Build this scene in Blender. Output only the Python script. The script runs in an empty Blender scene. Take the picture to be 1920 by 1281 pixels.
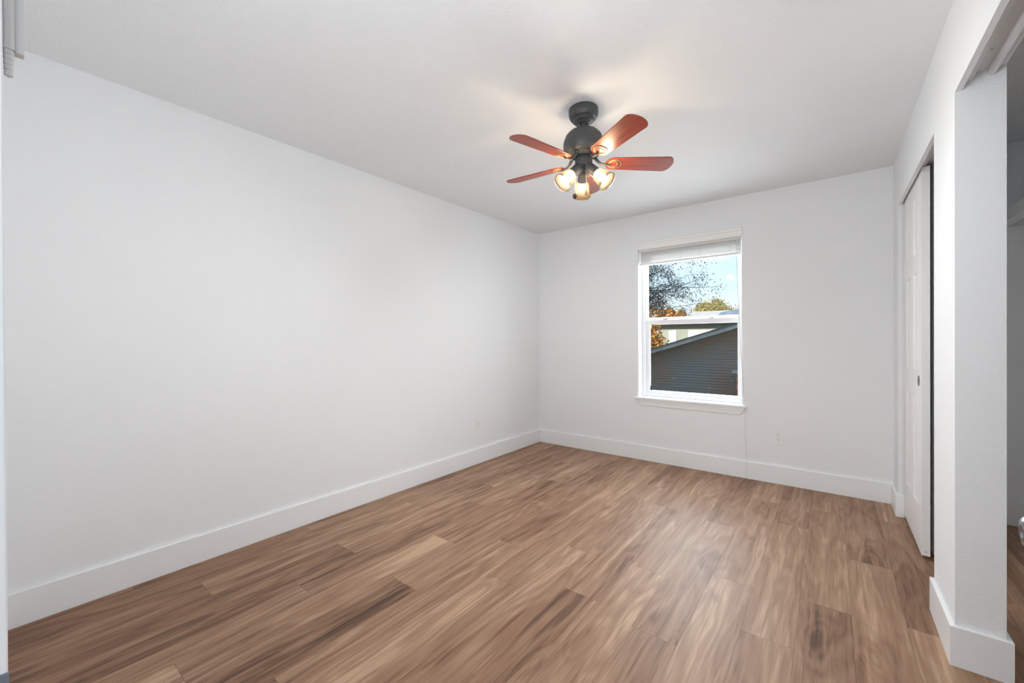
import bpy, bmesh, math, random
from mathutils import Vector, Matrix
random.seed(7)
S = bpy.context.scene
COL = S.collection

# ---------------------------------------------------------------- camera
cam_d = bpy.data.cameras.new('camera'); cam = bpy.data.objects.new('camera', cam_d); COL.objects.link(cam)
R = Vector((0.79072225, 0.61215942, -0.00437691)); U = Vector((0.00126509, 0.00551574, 0.99998399)); F = Vector((-0.61217376, 0.79071513, -0.00358698))
cam.matrix_world = Matrix(((R.x, U.x, -F.x, 0), (R.y, U.y, -F.y, 0), (R.z, U.z, -F.z, 1.1972), (0, 0, 0, 1)))
cam_d.sensor_width = 36; cam_d.lens = 771.58 / 1920 * 36; cam_d.clip_start = 0.02; cam_d.clip_end = 400
S.camera = cam

# ---------------------------------------------------------------- view, world, sun, area lights
S.view_settings.view_transform = 'Standard'; S.view_settings.look = 'None'
S.view_settings.exposure = 0.6; S.view_settings.gamma = 1.0; S.view_settings.use_curve_mapping = False
S.cycles.use_denoising = True
S.cycles.max_bounces = 14; S.cycles.diffuse_bounces = 8; S.cycles.transparent_max_bounces = 16
S.cycles.sample_clamp_indirect = 8.0

W = bpy.data.worlds.new('sky'); S.world = W; W.use_nodes = True
nt = W.node_tree; N = nt.nodes; L = nt.links; N.clear()
tc = N.new('ShaderNodeTexCoord'); sep = N.new('ShaderNodeSeparateXYZ'); L.new(tc.outputs['Generated'], sep.inputs[0])
rp = N.new('ShaderNodeValToRGB'); L.new(sep.outputs['Z'], rp.inputs[0])
e = rp.color_ramp.elements
e[0].position = 0.0; e[0].color = (0.95, 0.97, 0.96, 1)
e[1].position = 0.6; e[1].color = (0.12, 0.35, 0.75, 1)
m = e.new(0.09); m.color = (0.70, 0.88, 0.98, 1)
m = e.new(0.2); m.color = (0.42, 0.72, 0.96, 1)
cl = N.new('ShaderNodeTexNoise'); cl.inputs['Scale'].default_value = 3.5; cl.inputs['Detail'].default_value = 6
mp = N.new('ShaderNodeMapping'); mp.inputs['Scale'].default_value = (1, 1, 3.2); L.new(tc.outputs['Generated'], mp.inputs[0]); L.new(mp.outputs[0], cl.inputs['Vector'])
cr = N.new('ShaderNodeValToRGB'); cr.color_ramp.elements[0].position = 0.36; cr.color_ramp.elements[1].position = 0.95; L.new(cl.outputs['Fac'], cr.inputs[0])
mx = N.new('ShaderNodeMix'); mx.data_type = 'RGBA'; L.new(cr.outputs[0], mx.inputs['Factor']); L.new(rp.outputs[0], mx.inputs['A']); mx.inputs['B'].default_value = (1, 1, 1, 1)
bg = N.new('ShaderNodeBackground'); L.new(mx.outputs['Result'], bg.inputs[0]); bg.inputs[1].default_value = 0.82
wo = N.new('ShaderNodeOutputWorld'); L.new(bg.outputs[0], wo.inputs[0])

def light(name, kind, loc, aim, energy, color=(1, 1, 1), size=None, size_y=None, **kw):
    d = bpy.data.lights.new(name, kind); d.energy = energy; d.color = color
    if size: d.shape = 'RECTANGLE'; d.size = size; d.size_y = size_y or size
    for k, v in kw.items(): setattr(d, k, v)
    o = bpy.data.objects.new(name, d); COL.objects.link(o); o.location = loc
    o.rotation_euler = (Vector(aim) - Vector(loc)).to_track_quat('-Z', 'Y').to_euler()
    return o
light('sun', 'SUN', (-3.5, -9.0, 9.0), (0, 0, 5.1), 4.2, (1, 0.93, 0.82), angle=0.02)
# added unseen fill behind the open doorway, and the daylight arriving at the window
HALL_FILL = light('hall_fill', 'AREA', (-0.35, -0.9, 1.7), (-1.3, 2.0, 1.7), 16, (0.90, 0.955, 1), 1.0, 1.0)
# added fill near the camera, bounced off the ceiling to brighten the room
BOUNCE_FILL = light('bounce_fill', 'AREA', (-0.45, 0.25, 1.55), (-1.25, 1.55, 2.44), 7.5, (0.90, 0.955, 1), 0.5, 0.5)
DAY = light('window_daylight', 'AREA', (-1.06, 4.36, 1.35), (-1.06, 0, 0.9), 27, (0.90, 0.955, 1), 0.85, 1.3)

BULB = 1280.0

# ---------------------------------------------------------------- materials
def mat(name, color=(0.8, 0.8, 0.8), rough=0.5, metal=0.0, bump=None, emit=None, spec=None, var=None):
    """bump=(scale, strength, distance); var=(scale, amount)"""
    M = bpy.data.materials.new(name); M.use_nodes = True
    n = M.node_tree.nodes; l = M.node_tree.links; b = n['Principled BSDF']
    b.inputs['Base Color'].default_value = (*color, 1); b.inputs['Roughness'].default_value = rough; b.inputs['Metallic'].default_value = metal
    if spec is not None: b.inputs['Specular IOR Level'].default_value = spec
    t = n.new('ShaderNodeTexCoord')
    if bump:
        x = n.new('ShaderNodeTexNoise'); x.inputs['Scale'].default_value = bump[0]; x.inputs['Detail'].default_value = 3; l.new(t.outputs['Object'], x.inputs['Vector'])
        bp = n.new('ShaderNodeBump'); bp.inputs['Strength'].default_value = bump[1]; bp.inputs['Distance'].default_value = bump[2]
        l.new(x.outputs['Fac'], bp.inputs['Height']); l.new(bp.outputs[0], b.inputs['Normal'])
    if var:
        x = n.new('ShaderNodeTexNoise'); x.inputs['Scale'].default_value = var[0]; x.inputs['Detail'].default_value = 4; l.new(t.outputs['Object'], x.inputs['Vector'])
        r = n.new('ShaderNodeValToRGB'); a = var[1]
        r.color_ramp.elements[0].position = 0.3; r.color_ramp.elements[1].position = 0.7
        r.color_ramp.elements[0].color = (*[c * (1 - a) for c in color], 1); r.color_ramp.elements[1].color = (*[min(1, c * (1 + a)) for c in color], 1)
        l.new(x.outputs['Fac'], r.inputs[0]); l.new(r.outputs[0], b.inputs['Base Color'])
    if emit:
        b.inputs['Emission Color'].default_value = (*emit[0], 1); b.inputs['Emission Strength'].default_value = emit[1]
    return M

M_wall = mat('wall_paint', (0.83, 0.848, 0.865), 0.75, bump=(200, 0.45, 0.003), spec=0.25)
M_ceil = mat('ceiling_texture', (0.83, 0.848, 0.865), 0.85, bump=(110, 0.55, 0.005), spec=0.15)
M_trim = mat('trim_paint', (0.85, 0.865, 0.88), 0.35, bump=(30, 0.05, 0.002))
M_door = mat('door_paint', (0.85, 0.85, 0.85), 0.4, bump=(60, 0.08, 0.002))
M_vinyl = mat('white_vinyl', (0.86, 0.86, 0.87), 0.3, bump=(40, 0.03, 0.001))
M_blind = mat('blind_white', (0.86, 0.86, 0.85), 0.45, bump=(50, 0.05, 0.001))
M_cord = mat('cord_white', (0.75, 0.75, 0.73), 0.7, bump=(400, 0.2, 0.001))
M_plast = mat('outlet_plastic', (0.84, 0.84, 0.83), 0.3, bump=(60, 0.02, 0.001))
M_slot = mat('slot_dark', (0.03, 0.03, 0.03), 0.6, var=(90, 0.3))
M_grey = mat('grey_plastic', (0.62, 0.62, 0.63), 0.45, bump=(80, 0.05, 0.001))
M_chrome = mat('satin_chrome', (0.27, 0.31, 0.37), 0.15, 1.0, bump=(6, 0.02, 0.002))
M_track = mat('track_metal', (0.72, 0.72, 0.72), 0.4, 0.0, bump=(40, 0.05, 0.001))
M_pull = mat('dark_bronze', (0.06, 0.055, 0.05), 0.35, 0.8, bump=(60, 0.05, 0.001))
M_iron = mat('fan_charcoal', (0.062, 0.064, 0.067), 0.5, 0.0, bump=(220, 0.12, 0.001), var=(60, 0.15))
M_blackp = mat('black_plastic', (0.01, 0.01, 0.01), 0.5, var=(60, 0.3))
M_med = mat('medallion_bronze', (0.42, 0.22, 0.11), 0.4, 0.2, bump=(90, 0.1, 0.001), var=(60, 0.2))
M_cres = mat('crescent_brown', (0.10, 0.035, 0.018), 0.45, var=(60, 0.2))
M_fob = mat('fob_wood', (0.42, 0.27, 0.13), 0.4, var=(120, 0.3))
M_chain = mat('chain_metal', (0.55, 0.5, 0.42), 0.3, 0.9, bump=(300, 0.1, 0.001))
M_bulb = mat('bulb_glow', (1, 0.9, 0.75), 0.4, emit=((1.0, 0.975, 0.95), BULB))
# outside
M_roofA = mat('shingle_grey', (0.20, 0.20, 0.20), 0.9, var=(6, 0.3), bump=(20, 0.3, 0.02))
M_roofB = mat('shingle_pale', (0.60, 0.55, 0.49), 0.95, spec=0.05, var=(4, 0.15), bump=(20, 0.3, 0.02))
M_roofC = mat('shingle_shade_blue', (0.16, 0.20, 0.27), 0.9, var=(5, 0.3))  # blue-grey shadow on this roof piece, put into its colour
M_fascia = mat('fascia_grey', (0.62, 0.59, 0.53), 0.7, var=(2.5, 0.2))
M_sideB = mat('siding_sage', (0.33, 0.34, 0.30), 0.8, var=(3, 0.1))
M_winB = mat('far_window_white', (1.0, 1.0, 0.98), 0.5, var=(3, 0.03))
M_rust = mat('rust_wood', (0.55, 0.25, 0.15), 0.85, var=(7, 0.4))
M_bark = mat('bark', (0.09, 0.07, 0.06), 0.95, var=(9, 0.3), bump=(25, 0.4, 0.01))
M_grass = mat('lawn', (0.12, 0.17, 0.06), 0.95, var=(2, 0.4))

def leafmat(name, cols):
    M = bpy.data.materials.new(name); M.use_nodes = True
    n = M.node_tree.nodes; l = M.node_tree.links; b = n['Principled BSDF']; b.inputs['Roughness'].default_value = 0.7
    a = n.new('ShaderNodeAttribute'); a.attribute_name = 'tone'
    r = n.new('ShaderNodeValToRGB'); r.color_ramp.interpolation = 'LINEAR'
    es = r.color_ramp.elements
    es[0].position = 0; es[0].color = (*cols[0], 1); es[1].position = 1; es[1].color = (*cols[-1], 1)
    for i, c in enumerate(cols[1:-1]): q = es.new((i + 1) / (len(cols) - 1)); q.color = (*c, 1)
    l.new(a.outputs['Fac'], r.inputs[0]); l.new(r.outputs[0], b.inputs['Base Color'])
    tr = n.new('ShaderNodeBsdfTranslucent'); l.new(r.outputs[0], tr.inputs[0]); ms = n.new('ShaderNodeMixShader'); ms.inputs[0].default_value = 0.3
    l.new(b.outputs[0], ms.inputs[1]); l.new(tr.outputs[0], ms.inputs[2]); l.new(ms.outputs[0], n['Material Output'].inputs[0])
    return M
M_leafN = leafmat('leaves_dusky', [(0.10, 0.14, 0.20), (0.24, 0.22, 0.21), (0.40, 0.28, 0.19), (0.6, 0.40, 0.17)])
M_leafO = leafmat('leaves_orange', [(0.16, 0.17, 0.04), (0.60, 0.26, 0.06), (0.75, 0.34, 0.08), (0.95, 0.65, 0.20)])
M_leafF = leafmat('leaves_gold', [(0.20, 0.20, 0.07), (0.50, 0.40, 0.16), (0.70, 0.53, 0.22)])

def glassmat():
    M = bpy.data.materials.new('window_glass'); M.use_nodes = True
    n = M.node_tree.nodes; l = M.node_tree.links; n.remove(n['Principled BSDF'])
    t = n.new('ShaderNodeBsdfTransparent'); t.inputs[0].default_value = (0.97, 0.985, 0.98, 1)
    g = n.new('ShaderNodeBsdfGlossy'); g.inputs['Roughness'].default_value = 0.02
    f = n.new('ShaderNodeFresnel'); f.inputs[0].default_value = 1.45
    k = n.new('ShaderNodeMath'); k.operation = 'MULTIPLY'; k.inputs[1].default_value = 0.35; l.new(f.outputs[0], k.inputs[0])
    ms = n.new('ShaderNodeMixShader'); l.new(k.outputs[0], ms.inputs[0]); l.new(t.outputs[0], ms.inputs[1]); l.new(g.outputs[0], ms.inputs[2])
    l.new(ms.outputs[0], n['Material Output'].inputs[0]); return M
M_glass = glassmat()
def shademat():
    M = bpy.data.materials.new('amber_glass'); M.use_nodes = True
    n = M.node_tree.nodes; l = M.node_tree.links; n.remove(n['Principled BSDF'])
    tc = n.new('ShaderNodeTexCoord'); x = n.new('ShaderNodeTexNoise'); x.inputs['Scale'].default_value = 45; l.new(tc.outputs['Object'], x.inputs['Vector'])
    r = n.new('ShaderNodeValToRGB'); r.color_ramp.elements[0].color = (1.0, 0.84, 0.62, 1); r.color_ramp.elements[1].color = (1, 0.95, 0.85, 1); l.new(x.outputs['Fac'], r.inputs[0])
    t = n.new('ShaderNodeBsdfTransparent'); l.new(r.outputs[0], t.inputs[0])
    d = n.new('ShaderNodeBsdfTranslucent'); d.inputs[0].default_value = (0.016, 0.011, 0.0062, 1)
    df = n.new('ShaderNodeBsdfDiffuse'); df.inputs[0].default_value = (0.016, 0.011, 0.0062, 1)
    m1 = n.new('ShaderNodeMixShader'); m1.inputs[0].default_value = 0.5; l.new(d.outputs[0], m1.inputs[1]); l.new(df.outputs[0], m1.inputs[2])
    m2 = n.new('ShaderNodeMixShader'); m2.inputs[0].default_value = 0.76; l.new(t.outputs[0], m2.inputs[1]); l.new(m1.outputs[0], m2.inputs[2])
    l.new(m2.outputs[0], n['Material Output'].inputs[0]); return M
M_shade = shademat()

def woodblade():
    M = bpy.data.materials.new('rosewood_blade'); M.use_nodes = True
    n = M.node_tree.nodes; l = M.node_tree.links; b = n['Principled BSDF']
    tc = n.new('ShaderNodeTexCoord'); mp = n.new('ShaderNodeMapping'); mp.inputs['Scale'].default_value = (4, 90, 30); l.new(tc.outputs['Object'], mp.inputs[0])
    x = n.new('ShaderNodeTexNoise'); x.inputs['Scale'].default_value = 1.0; x.inputs['Detail'].default_value = 5; l.new(mp.outputs[0], x.inputs['Vector'])
    r = n.new('ShaderNodeValToRGB'); r.color_ramp.elements[0].position = 0.3; r.color_ramp.elements[0].color = (0.16, 0.022, 0.013, 1)
    r.color_ramp.elements[1].position = 0.72; r.color_ramp.elements[1].color = (0.42, 0.075, 0.035, 1)
    l.new(x.outputs['Fac'], r.inputs[0]); l.new(r.outputs[0], b.inputs['Base Color']); b.inputs['Roughness'].default_value = 0.33
    return M
M_blade = woodblade()

def floormat():
    M = bpy.data.materials.new('walnut_planks'); M.use_nodes = True
    n = M.node_tree.nodes; l = M.node_tree.links; b = n['Principled BSDF']
    def math_(op, a, bb=None):
        q = n.new('ShaderNodeMath'); q.operation = op
        for i, v in enumerate((a, bb)):
            if v is None: continue
            if isinstance(v, (int, float)): q.inputs[i].default_value = v
            else: l.new(v, q.inputs[i])
        return q.outputs[0]
    tc = n.new('ShaderNodeTexCoord'); at = n.new('ShaderNodeAttribute'); at.attribute_name = 'plank'
    a2 = n.new('ShaderNodeAttribute'); a2.attribute_name = 'tone'
    off = n.new('ShaderNodeVectorMath'); off.operation = 'MULTIPLY_ADD'
    l.new(at.outputs['Fac'], off.inputs[0]); off.inputs[1].default_value = (37.0, 91.0, 53.0); l.new(tc.outputs['Object'], off.inputs[2])
    def noise(sc, scale, detail, dist=0.0, rough=0.5):
        mp = n.new('ShaderNodeMapping'); mp.inputs['Scale'].default_value = sc; l.new(off.outputs[0], mp.inputs[0])
        x = n.new('ShaderNodeTexNoise'); x.inputs['Scale'].default_value = scale; x.inputs['Detail'].default_value = detail; x.inputs['Distortion'].default_value = dist; x.inputs['Roughness'].default_value = rough
        l.new(mp.outputs[0], x.inputs['Vector']); return x.outputs['Fac']
    big = noise((5.5, 0.8, 1), 1.0, 3, 0.25)                 # flowing figure
    rings = math_('SINE', math_('MULTIPLY', big, 62.0)); rings = math_('MULTIPLY_ADD', rings, 0.5)
    rings.node.inputs[2].default_value = 0.5
    streak = noise((24, 0.85, 1), 1.0, 6, 0.45, 0.6)
    streak = math_('MULTIPLY_ADD', streak, 1.5); streak.node.inputs[2].default_value = -0.25            # dark streaks
    fibre = noise((150, 5, 1), 1.0, 4, 0.2, 0.6)
    fine = noise((60, 1.6, 1), 1.0, 3, 0.4)
    # growth rings that wrap round the knots
    mpk = n.new('ShaderNodeMapping'); mpk.inputs['Scale'].default_value = (3.6, 1.25, 1); l.new(off.outputs[0], mpk.inputs[0])
    wob = n.new('ShaderNodeTexNoise'); wob.inputs['Scale'].default_value = 1.6; wob.inputs['Detail'].default_value = 3; l.new(mpk.outputs[0], wob.inputs['Vector'])
    wv = n.new('ShaderNodeVectorMath'); wv.operation = 'MULTIPLY_ADD'; l.new(wob.outputs['Color'], wv.inputs[0]); wv.inputs[1].default_value = (0.5, 0.5, 0); l.new(mpk.outputs[0], wv.inputs[2])
    vk = n.new('ShaderNodeTexVoronoi'); vk.inputs['Scale'].default_value = 1.0; l.new(wv.outputs[0], vk.inputs['Vector'])
    kd = vk.outputs['Distance']
    rk = math_('SINE', math_('MULTIPLY', kd, 70.0))
    near = n.new('ShaderNodeMapRange'); near.inputs['From Min'].default_value = 0.05; near.inputs['From Max'].default_value = 0.42; near.inputs['To Min'].default_value = 1; near.inputs['To Max'].default_value = 0; l.new(kd, near.inputs['Value'])
    rk = math_('MULTIPLY', math_('MULTIPLY', rk, near.outputs[0]), 0.055)
    dk = math_('MULTIPLY', near.outputs[0], -0.05)
    # some boards are streaky, others broad and calm
    amt = n.new('ShaderNodeMapRange'); amt.inputs['To Min'].default_value = 0.25; amt.inputs['To Max'].default_value = 1.0; l.new(at.outputs['Fac'], amt.inputs['Value'])
    sc_ = math_('MULTIPLY', math_('SUBTRACT', streak, 0.5), amt.outputs[0])
    v = math_('ADD', math_('MULTIPLY', sc_, 0.85), 0.39)
    v = math_('ADD', v, rk); v = math_('ADD', v, dk)
    v = math_('ADD', v, math_('MULTIPLY', big, 0.65))
    v = math_('ADD', v, math_('MULTIPLY', rings, 0.13))
    v = math_('ADD', v, math_('MULTIPLY', fibre, 0.42))
    v = math_('ADD', v, math_('MULTIPLY', fine, 0.30))
    v = math_('ADD', v, math_('MULTIPLY', a2.outputs['Fac'], 0.30))
    # pore lines: fine, nearly parallel lines that bow with the figure
    sx = n.new('ShaderNodeSeparateXYZ'); l.new(off.outputs[0], sx.inputs[0])
    ph = math_('ADD', math_('MULTIPLY', sx.outputs['X'], 820.0), math_('MULTIPLY', big, 95.0))
    ph = math_('ADD', ph, math_('MULTIPLY', fibre, 4.0))
    pore = math_('MULTIPLY', math_('POWER', math_('ABSOLUTE', math_('SINE', ph)), 3.0), -0.075)
    v = math_('ADD', v, pore)
    v = math_('SUBTRACT', v, 0.625)
    r = n.new('ShaderNodeValToRGB'); es = r.color_ramp.elements
    es[0].position = 0.22; es[0].color = (0.055, 0.026, 0.014, 1)
    es[1].position = 0.92; es[1].color = (0.50, 0.33, 0.21, 1)
    q = es.new(0.40); q.color = (0.160, 0.080, 0.043, 1)
    q = es.new(0.56); q.color = (0.270, 0.148, 0.086, 1)
    q = es.new(0.74); q.color = (0.345, 0.212, 0.132, 1)
    l.new(v, r.inputs[0])
    # small dark knots
    mp = n.new('ShaderNodeMapping'); mp.inputs['Scale'].default_value = (3.2, 1.3, 1); l.new(off.outputs[0], mp.inputs[0])
    vo = n.new('ShaderNodeTexVoronoi'); vo.inputs['Scale'].default_value = 1.0; vo.feature = 'F1'; l.new(mp.outputs[0], vo.inputs['Vector'])
    kr = n.new('ShaderNodeValToRGB'); kr.color_ramp.elements[0].position = 0.02; kr.color_ramp.elements[0].color = (0.62, 0.55, 0.50, 1); kr.color_ramp.elements[1].position = 0.11; kr.color_ramp.elements[1].color = (1, 1, 1, 1)
    dn = n.new('ShaderNodeMath'); dn.operation = 'MULTIPLY_ADD'; l.new(streak, dn.inputs[0]); dn.inputs[1].default_value = 0.12; l.new(vo.outputs['Distance'], dn.inputs[2])
    d2 = math_('SUBTRACT', dn.outputs[0], 0.04); l.new(d2, kr.inputs[0])
    mu = n.new('ShaderNodeMix'); mu.data_type = 'RGBA'; mu.blend_type = 'MULTIPLY'; mu.inputs['Factor'].default_value = 1
    l.new(r.outputs[0], mu.inputs['A']); l.new(kr.outputs[0], mu.inputs['B']); l.new(mu.outputs['Result'], b.inputs['Base Color'])
    b.inputs['Roughness'].default_value = 0.48; b.inputs['Specular IOR Level'].default_value = 0.4
    bp = n.new('ShaderNodeBump'); bp.inputs['Strength'].default_value = 0.25; bp.inputs['Distance'].default_value = 0.001; l.new(fibre, bp.inputs['Height']); l.new(bp.outputs[0], b.inputs['Normal'])
    return M
M_floor = floormat()
M_gap = mat('plank_gap', (0.045, 0.025, 0.017), 0.9, var=(30, 0.2))

def sidingmat():
    M = bpy.data.materials.new('siding_slate'); M.use_nodes = True
    n = M.node_tree.nodes; l = M.node_tree.links; b = n['Principled BSDF']; b.inputs['Roughness'].default_value = 0.75
    tc = n.new('ShaderNodeTexCoord')
    x = n.new('ShaderNodeTexNoise'); x.inputs['Scale'].default_value = 1.1; x.inputs['Detail'].default_value = 4; l.new(tc.outputs['Object'], x.inputs['Vector'])
    r = n.new('ShaderNodeValToRGB'); r.color_ramp.elements[0].position = 0.38; r.color_ramp.elements[0].color = (0.42, 0.29, 0.22, 1); r.color_ramp.elements[1].position = 0.6; r.color_ramp.elements[1].color = (0.35, 0.325, 0.295, 1)
    l.new(x.outputs['Fac'], r.inputs[0])
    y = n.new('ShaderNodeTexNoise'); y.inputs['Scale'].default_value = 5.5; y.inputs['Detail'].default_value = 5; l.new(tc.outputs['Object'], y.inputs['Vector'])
    w = n.new('ShaderNodeValToRGB'); w.color_ramp.elements[0].position = 0.66; w.color_ramp.elements[1].position = 0.76; l.new(y.outputs['Fac'], w.inputs[0])  # pale flecks: sun dapples painted into the siding colour
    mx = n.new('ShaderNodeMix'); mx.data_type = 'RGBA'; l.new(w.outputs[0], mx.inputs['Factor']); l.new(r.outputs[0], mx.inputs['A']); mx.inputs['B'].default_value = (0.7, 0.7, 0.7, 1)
    l.new(mx.outputs['Result'], b.inputs['Base Color']); return M
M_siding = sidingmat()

# ---------------------------------------------------------------- helpers
def obj(name, bm, m, parent=None, smooth=False, bevel=0, loc=None):
    bmesh.ops.recalc_face_normals(bm, faces=bm.faces)
    me = bpy.data.meshes.new(name); bm.to_mesh(me); bm.free()
    for k in (m if isinstance(m, (list, tuple)) else [m]): me.materials.append(k)
    if smooth:
        for p in me.polygons: p.use_smooth = True
    o = bpy.data.objects.new(name, me); COL.objects.link(o)
    if parent: o.parent = parent
    if loc: o.location = loc
    if bevel:
        b = o.modifiers.new('bevel', 'BEVEL'); b.width = bevel; b.segments = 2; b.limit_method = 'ANGLE'; b.angle_limit = math.radians(40)
    return o
def struct(o): o['kind'] = 'structure'; return o
def tag(o, label, cat, group=None):
    o['label'] = label; o['category'] = cat
    if group: o['group'] = group
    return o
def empty(name, loc=(0, 0, 0)):
    o = bpy.data.objects.new(name, None); COL.objects.link(o); o.location = loc; o.empty_display_size = 0.1; return o
def box(bm, x0, x1, y0, y1, z0, z1, mi=0):
    v = [bm.verts.new(p) for p in ((x0, y0, z0), (x1, y0, z0), (x1, y1, z0), (x0, y1, z0), (x0, y0, z1), (x1, y0, z1), (x1, y1, z1), (x0, y1, z1))]
    for f in ((0, 3, 2, 1), (4, 5, 6, 7), (0, 1, 5, 4), (1, 2, 6, 5), (2, 3, 7, 6), (3, 0, 4, 7)):
        bm.faces.new([v[i] for i in f]).material_index = mi
def bx(*a):
    bm = bmesh.new(); box(bm, *a); return bm
def frame_from(d):
    d = Vector(d).normalized(); a = Vector((0, 0, 1)) if abs(d.z) < 0.9 else Vector((1, 0, 0))
    x = a.cross(d).normalized(); return x, d.cross(x).normalized(), d
def lathe(bm, prof, o=(0, 0, 0), d=(0, 0, 1), seg=32, cap=True, mi=0):
    """prof: list of (r, h) along axis d"""
    x, y, z = frame_from(d); o = Vector(o); rings = []
    for r, h in prof:
        if r < 1e-6: rings.append([bm.verts.new(o + z * h)])
        else: rings.append([bm.verts.new(o + z * h + (x * math.cos(t) + y * math.sin(t)) * r) for t in [2 * math.pi * i / seg for i in range(seg)]])
    for a, b in zip(rings, rings[1:]):
        for i in range(seg):
            j = (i + 1) % seg
            if len(a) == 1 and len(b) == 1: continue
            if len(a) == 1: f = bm.faces.new((a[0], b[i], b[j]))
            elif len(b) == 1: f = bm.faces.new((a[i], a[j], b[0]))
            else: f = bm.faces.new((a[i], a[j], b[j], b[i]))
            f.material_index = mi
    if cap:
        for r in (rings[0], rings[-1]):
            if len(r) > 1: bm.faces.new(r).material_index = mi
def tube(bm, pts, rad, seg=8, caps=True):
    pts = [Vector(p) for p in pts]; rings = []
    rads = rad if isinstance(rad, (list, tuple)) else [rad] * len(pts)
    px = None
    for i, p in enumerate(pts):
        t = (pts[min(i + 1, len(pts) - 1)] - pts[max(i - 1, 0)]).normalized()
        if px is None: px = frame_from(t)[0]
        px = (px - t * px.dot(t)).normalized(); py = t.cross(px)
        rings.append([bm.verts.new(p + (px * math.cos(a) + py * math.sin(a)) * rads[i]) for a in [2 * math.pi * k / seg for k in range(seg)]])
    for a, b in zip(rings, rings[1:]):
        for i in range(seg): bm.faces.new((a[i], a[(i + 1) % seg], b[(i + 1) % seg], b[i]))
    if caps: bm.faces.new(rings[0]); bm.faces.new(rings[-1])
def torus(bm, c, d, R_, r_, seg=40, s2=8):
    x, y, z = frame_from(d); c = Vector(c); rings = []
    for i in range(seg):
        t = 2 * math.pi * i / seg; u = x * math.cos(t) + y * math.sin(t)
        rings.append([bm.verts.new(c + u * (R_ + r_ * math.cos(a)) + z * r_ * math.sin(a)) for a in [2 * math.pi * k / s2 for k in range(s2)]])
    for i in range(seg):
        a, b = rings[i], rings[(i + 1) % seg]
        for k in range(s2): bm.faces.new((a[k], a[(k + 1) % s2], b[(k + 1) % s2], b[k]))
def prism(bm, poly, axis, a0, a1):
    """poly in the other two axes (order x,y,z without axis)"""
    def P(p, a):
        q = list(p); q.insert(axis, a); return q
    A = [bm.verts.new(P(p, a0)) for p in poly]; B = [bm.verts.new(P(p, a1)) for p in poly]; n = len(poly)
    bm.faces.new(A); bm.faces.new(B)
    for i in range(n): bm.faces.new((A[i], A[(i + 1) % n], B[(i + 1) % n], B[i]))
def dup(root, loc):
    r = root.copy(); COL.objects.link(r); r.location = loc
    for ch in root.children:
        c = ch.copy(); COL.objects.link(c); c.parent = r
        for g in ch.children:
            q = g.copy(); COL.objects.link(q); q.parent = c
    return r

# ---------------------------------------------------------------- room dimensions (metres)
H = 2.44; XL = -2.7151; YB = 4.0332; XR = 0.3591; WT = 0.1246; BT = 0.0155; BH = 0.1452
Y0 = 0.012                  # inner face of the wall with the doorway
DXL, DXR = -0.55, 0.30      # doorway
P1, P2 = 2.1817, 2.5616     # pier between the two closet openings
J1 = 3.7747                 # far jamb of the far closet
N1 = 0.36                   # near jamb of the near closet
ZO = 2.094; ZS = 2.148      # header drop, recessed soffit
CX = 1.12                   # closet back wall
WX0, WX1 = -1.522, -0.607; WZ0, WZ1 = 0.624, 2.10   # window opening

# ---------------------------------------------------------------- structure
# floor: every plank laid from its own end joint, one mesh
bm = bmesh.new()
lay_t = bm.faces.layers.float.new('tone'); lay_p = bm.faces.layers.float.new('plank')
box(bm, XL - 0.1, CX + 0.1, -2.2, YB + 0.1, -0.05, -0.0012, 1)
joints = {0: 1.909, -1: 2.27, -2: 1.657, -3: 2.112, -4: 1.72, -5: 2.085, -6: 1.584, -7: 1.90, -8: 1.27, -9: 0.434, -10: 0.95, -11: 1.283, -12: 0.661, -13: 1.274, -14: 0.448, 1: 2.30, 2: 2.88, 3: 2.343}
rnd = random.Random(23)
LEN = 1.268; g = 0.0004
for n_ in range(-15, 8):
    xa = -0.113 + 0.182 * (n_ - 1); xb = xa + 0.182
    xa_, xb_ = max(xa, XL - 0.09), min(xb, CX + 0.09)
    if xb_ <= xa_: continue
    j = joints.get(n_, rnd.uniform(0, LEN)); y = j - LEN * math.ceil((j + 2.2) / LEN)
    while y < YB + 0.09:
        ya, yb_ = max(y, -2.2), min(y + LEN, YB + 0.09)
        if yb_ > ya:
            f = bm.faces.new([bm.verts.new(p) for p in ((xa_ + g, ya + g, 0), (xb_ - g, ya + g, 0), (xb_ - g, yb_ - g, 0), (xa_ + g, yb_ - g, 0))])
            t = rnd.random() * 0.55 + 0.3
            # the planks nearest the left wall get a darker tone
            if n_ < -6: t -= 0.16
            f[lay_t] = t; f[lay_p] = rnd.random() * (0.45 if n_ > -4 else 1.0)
        y += LEN
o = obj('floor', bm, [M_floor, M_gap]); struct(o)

struct(obj('ceiling', bx(XL - 0.12, CX + 0.12, -2.2, YB + 0.18, H, H + 0.1), M_ceil))
struct(obj('wall_left', bx(XL - 0.12, XL, -0.11, YB + 0.18, 0, H), M_wall))
bm = bmesh.new(); T = 0.165
box(bm, XL, WX0, YB, YB + T, 0, H); box(bm, WX1, CX + 0.12, YB, YB + T, 0, H)
box(bm, WX0, WX1, YB, YB + T, 0, WZ0 - 0.019); box(bm, WX0, WX1, YB, YB + T, 2.125, H)
struct(obj('wall_back', bm, M_wall))
bm = bmesh.new()
box(bm, XL, DXL, -0.11, Y0, 0, H); box(bm, DXR, CX + 0.12, -0.11, Y0, 0, H); box(bm, DXL, DXR, -0.11, Y0, 2.06, H)
struct(obj('wall_front', bm, M_wall))
bm = bmesh.new()
box(bm, XR, XR + WT, Y0, N1, 0, H); box(bm, XR, XR + WT, P1, P2, 0, H); box(bm, XR, XR + WT, J1, YB, 0, H)
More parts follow.
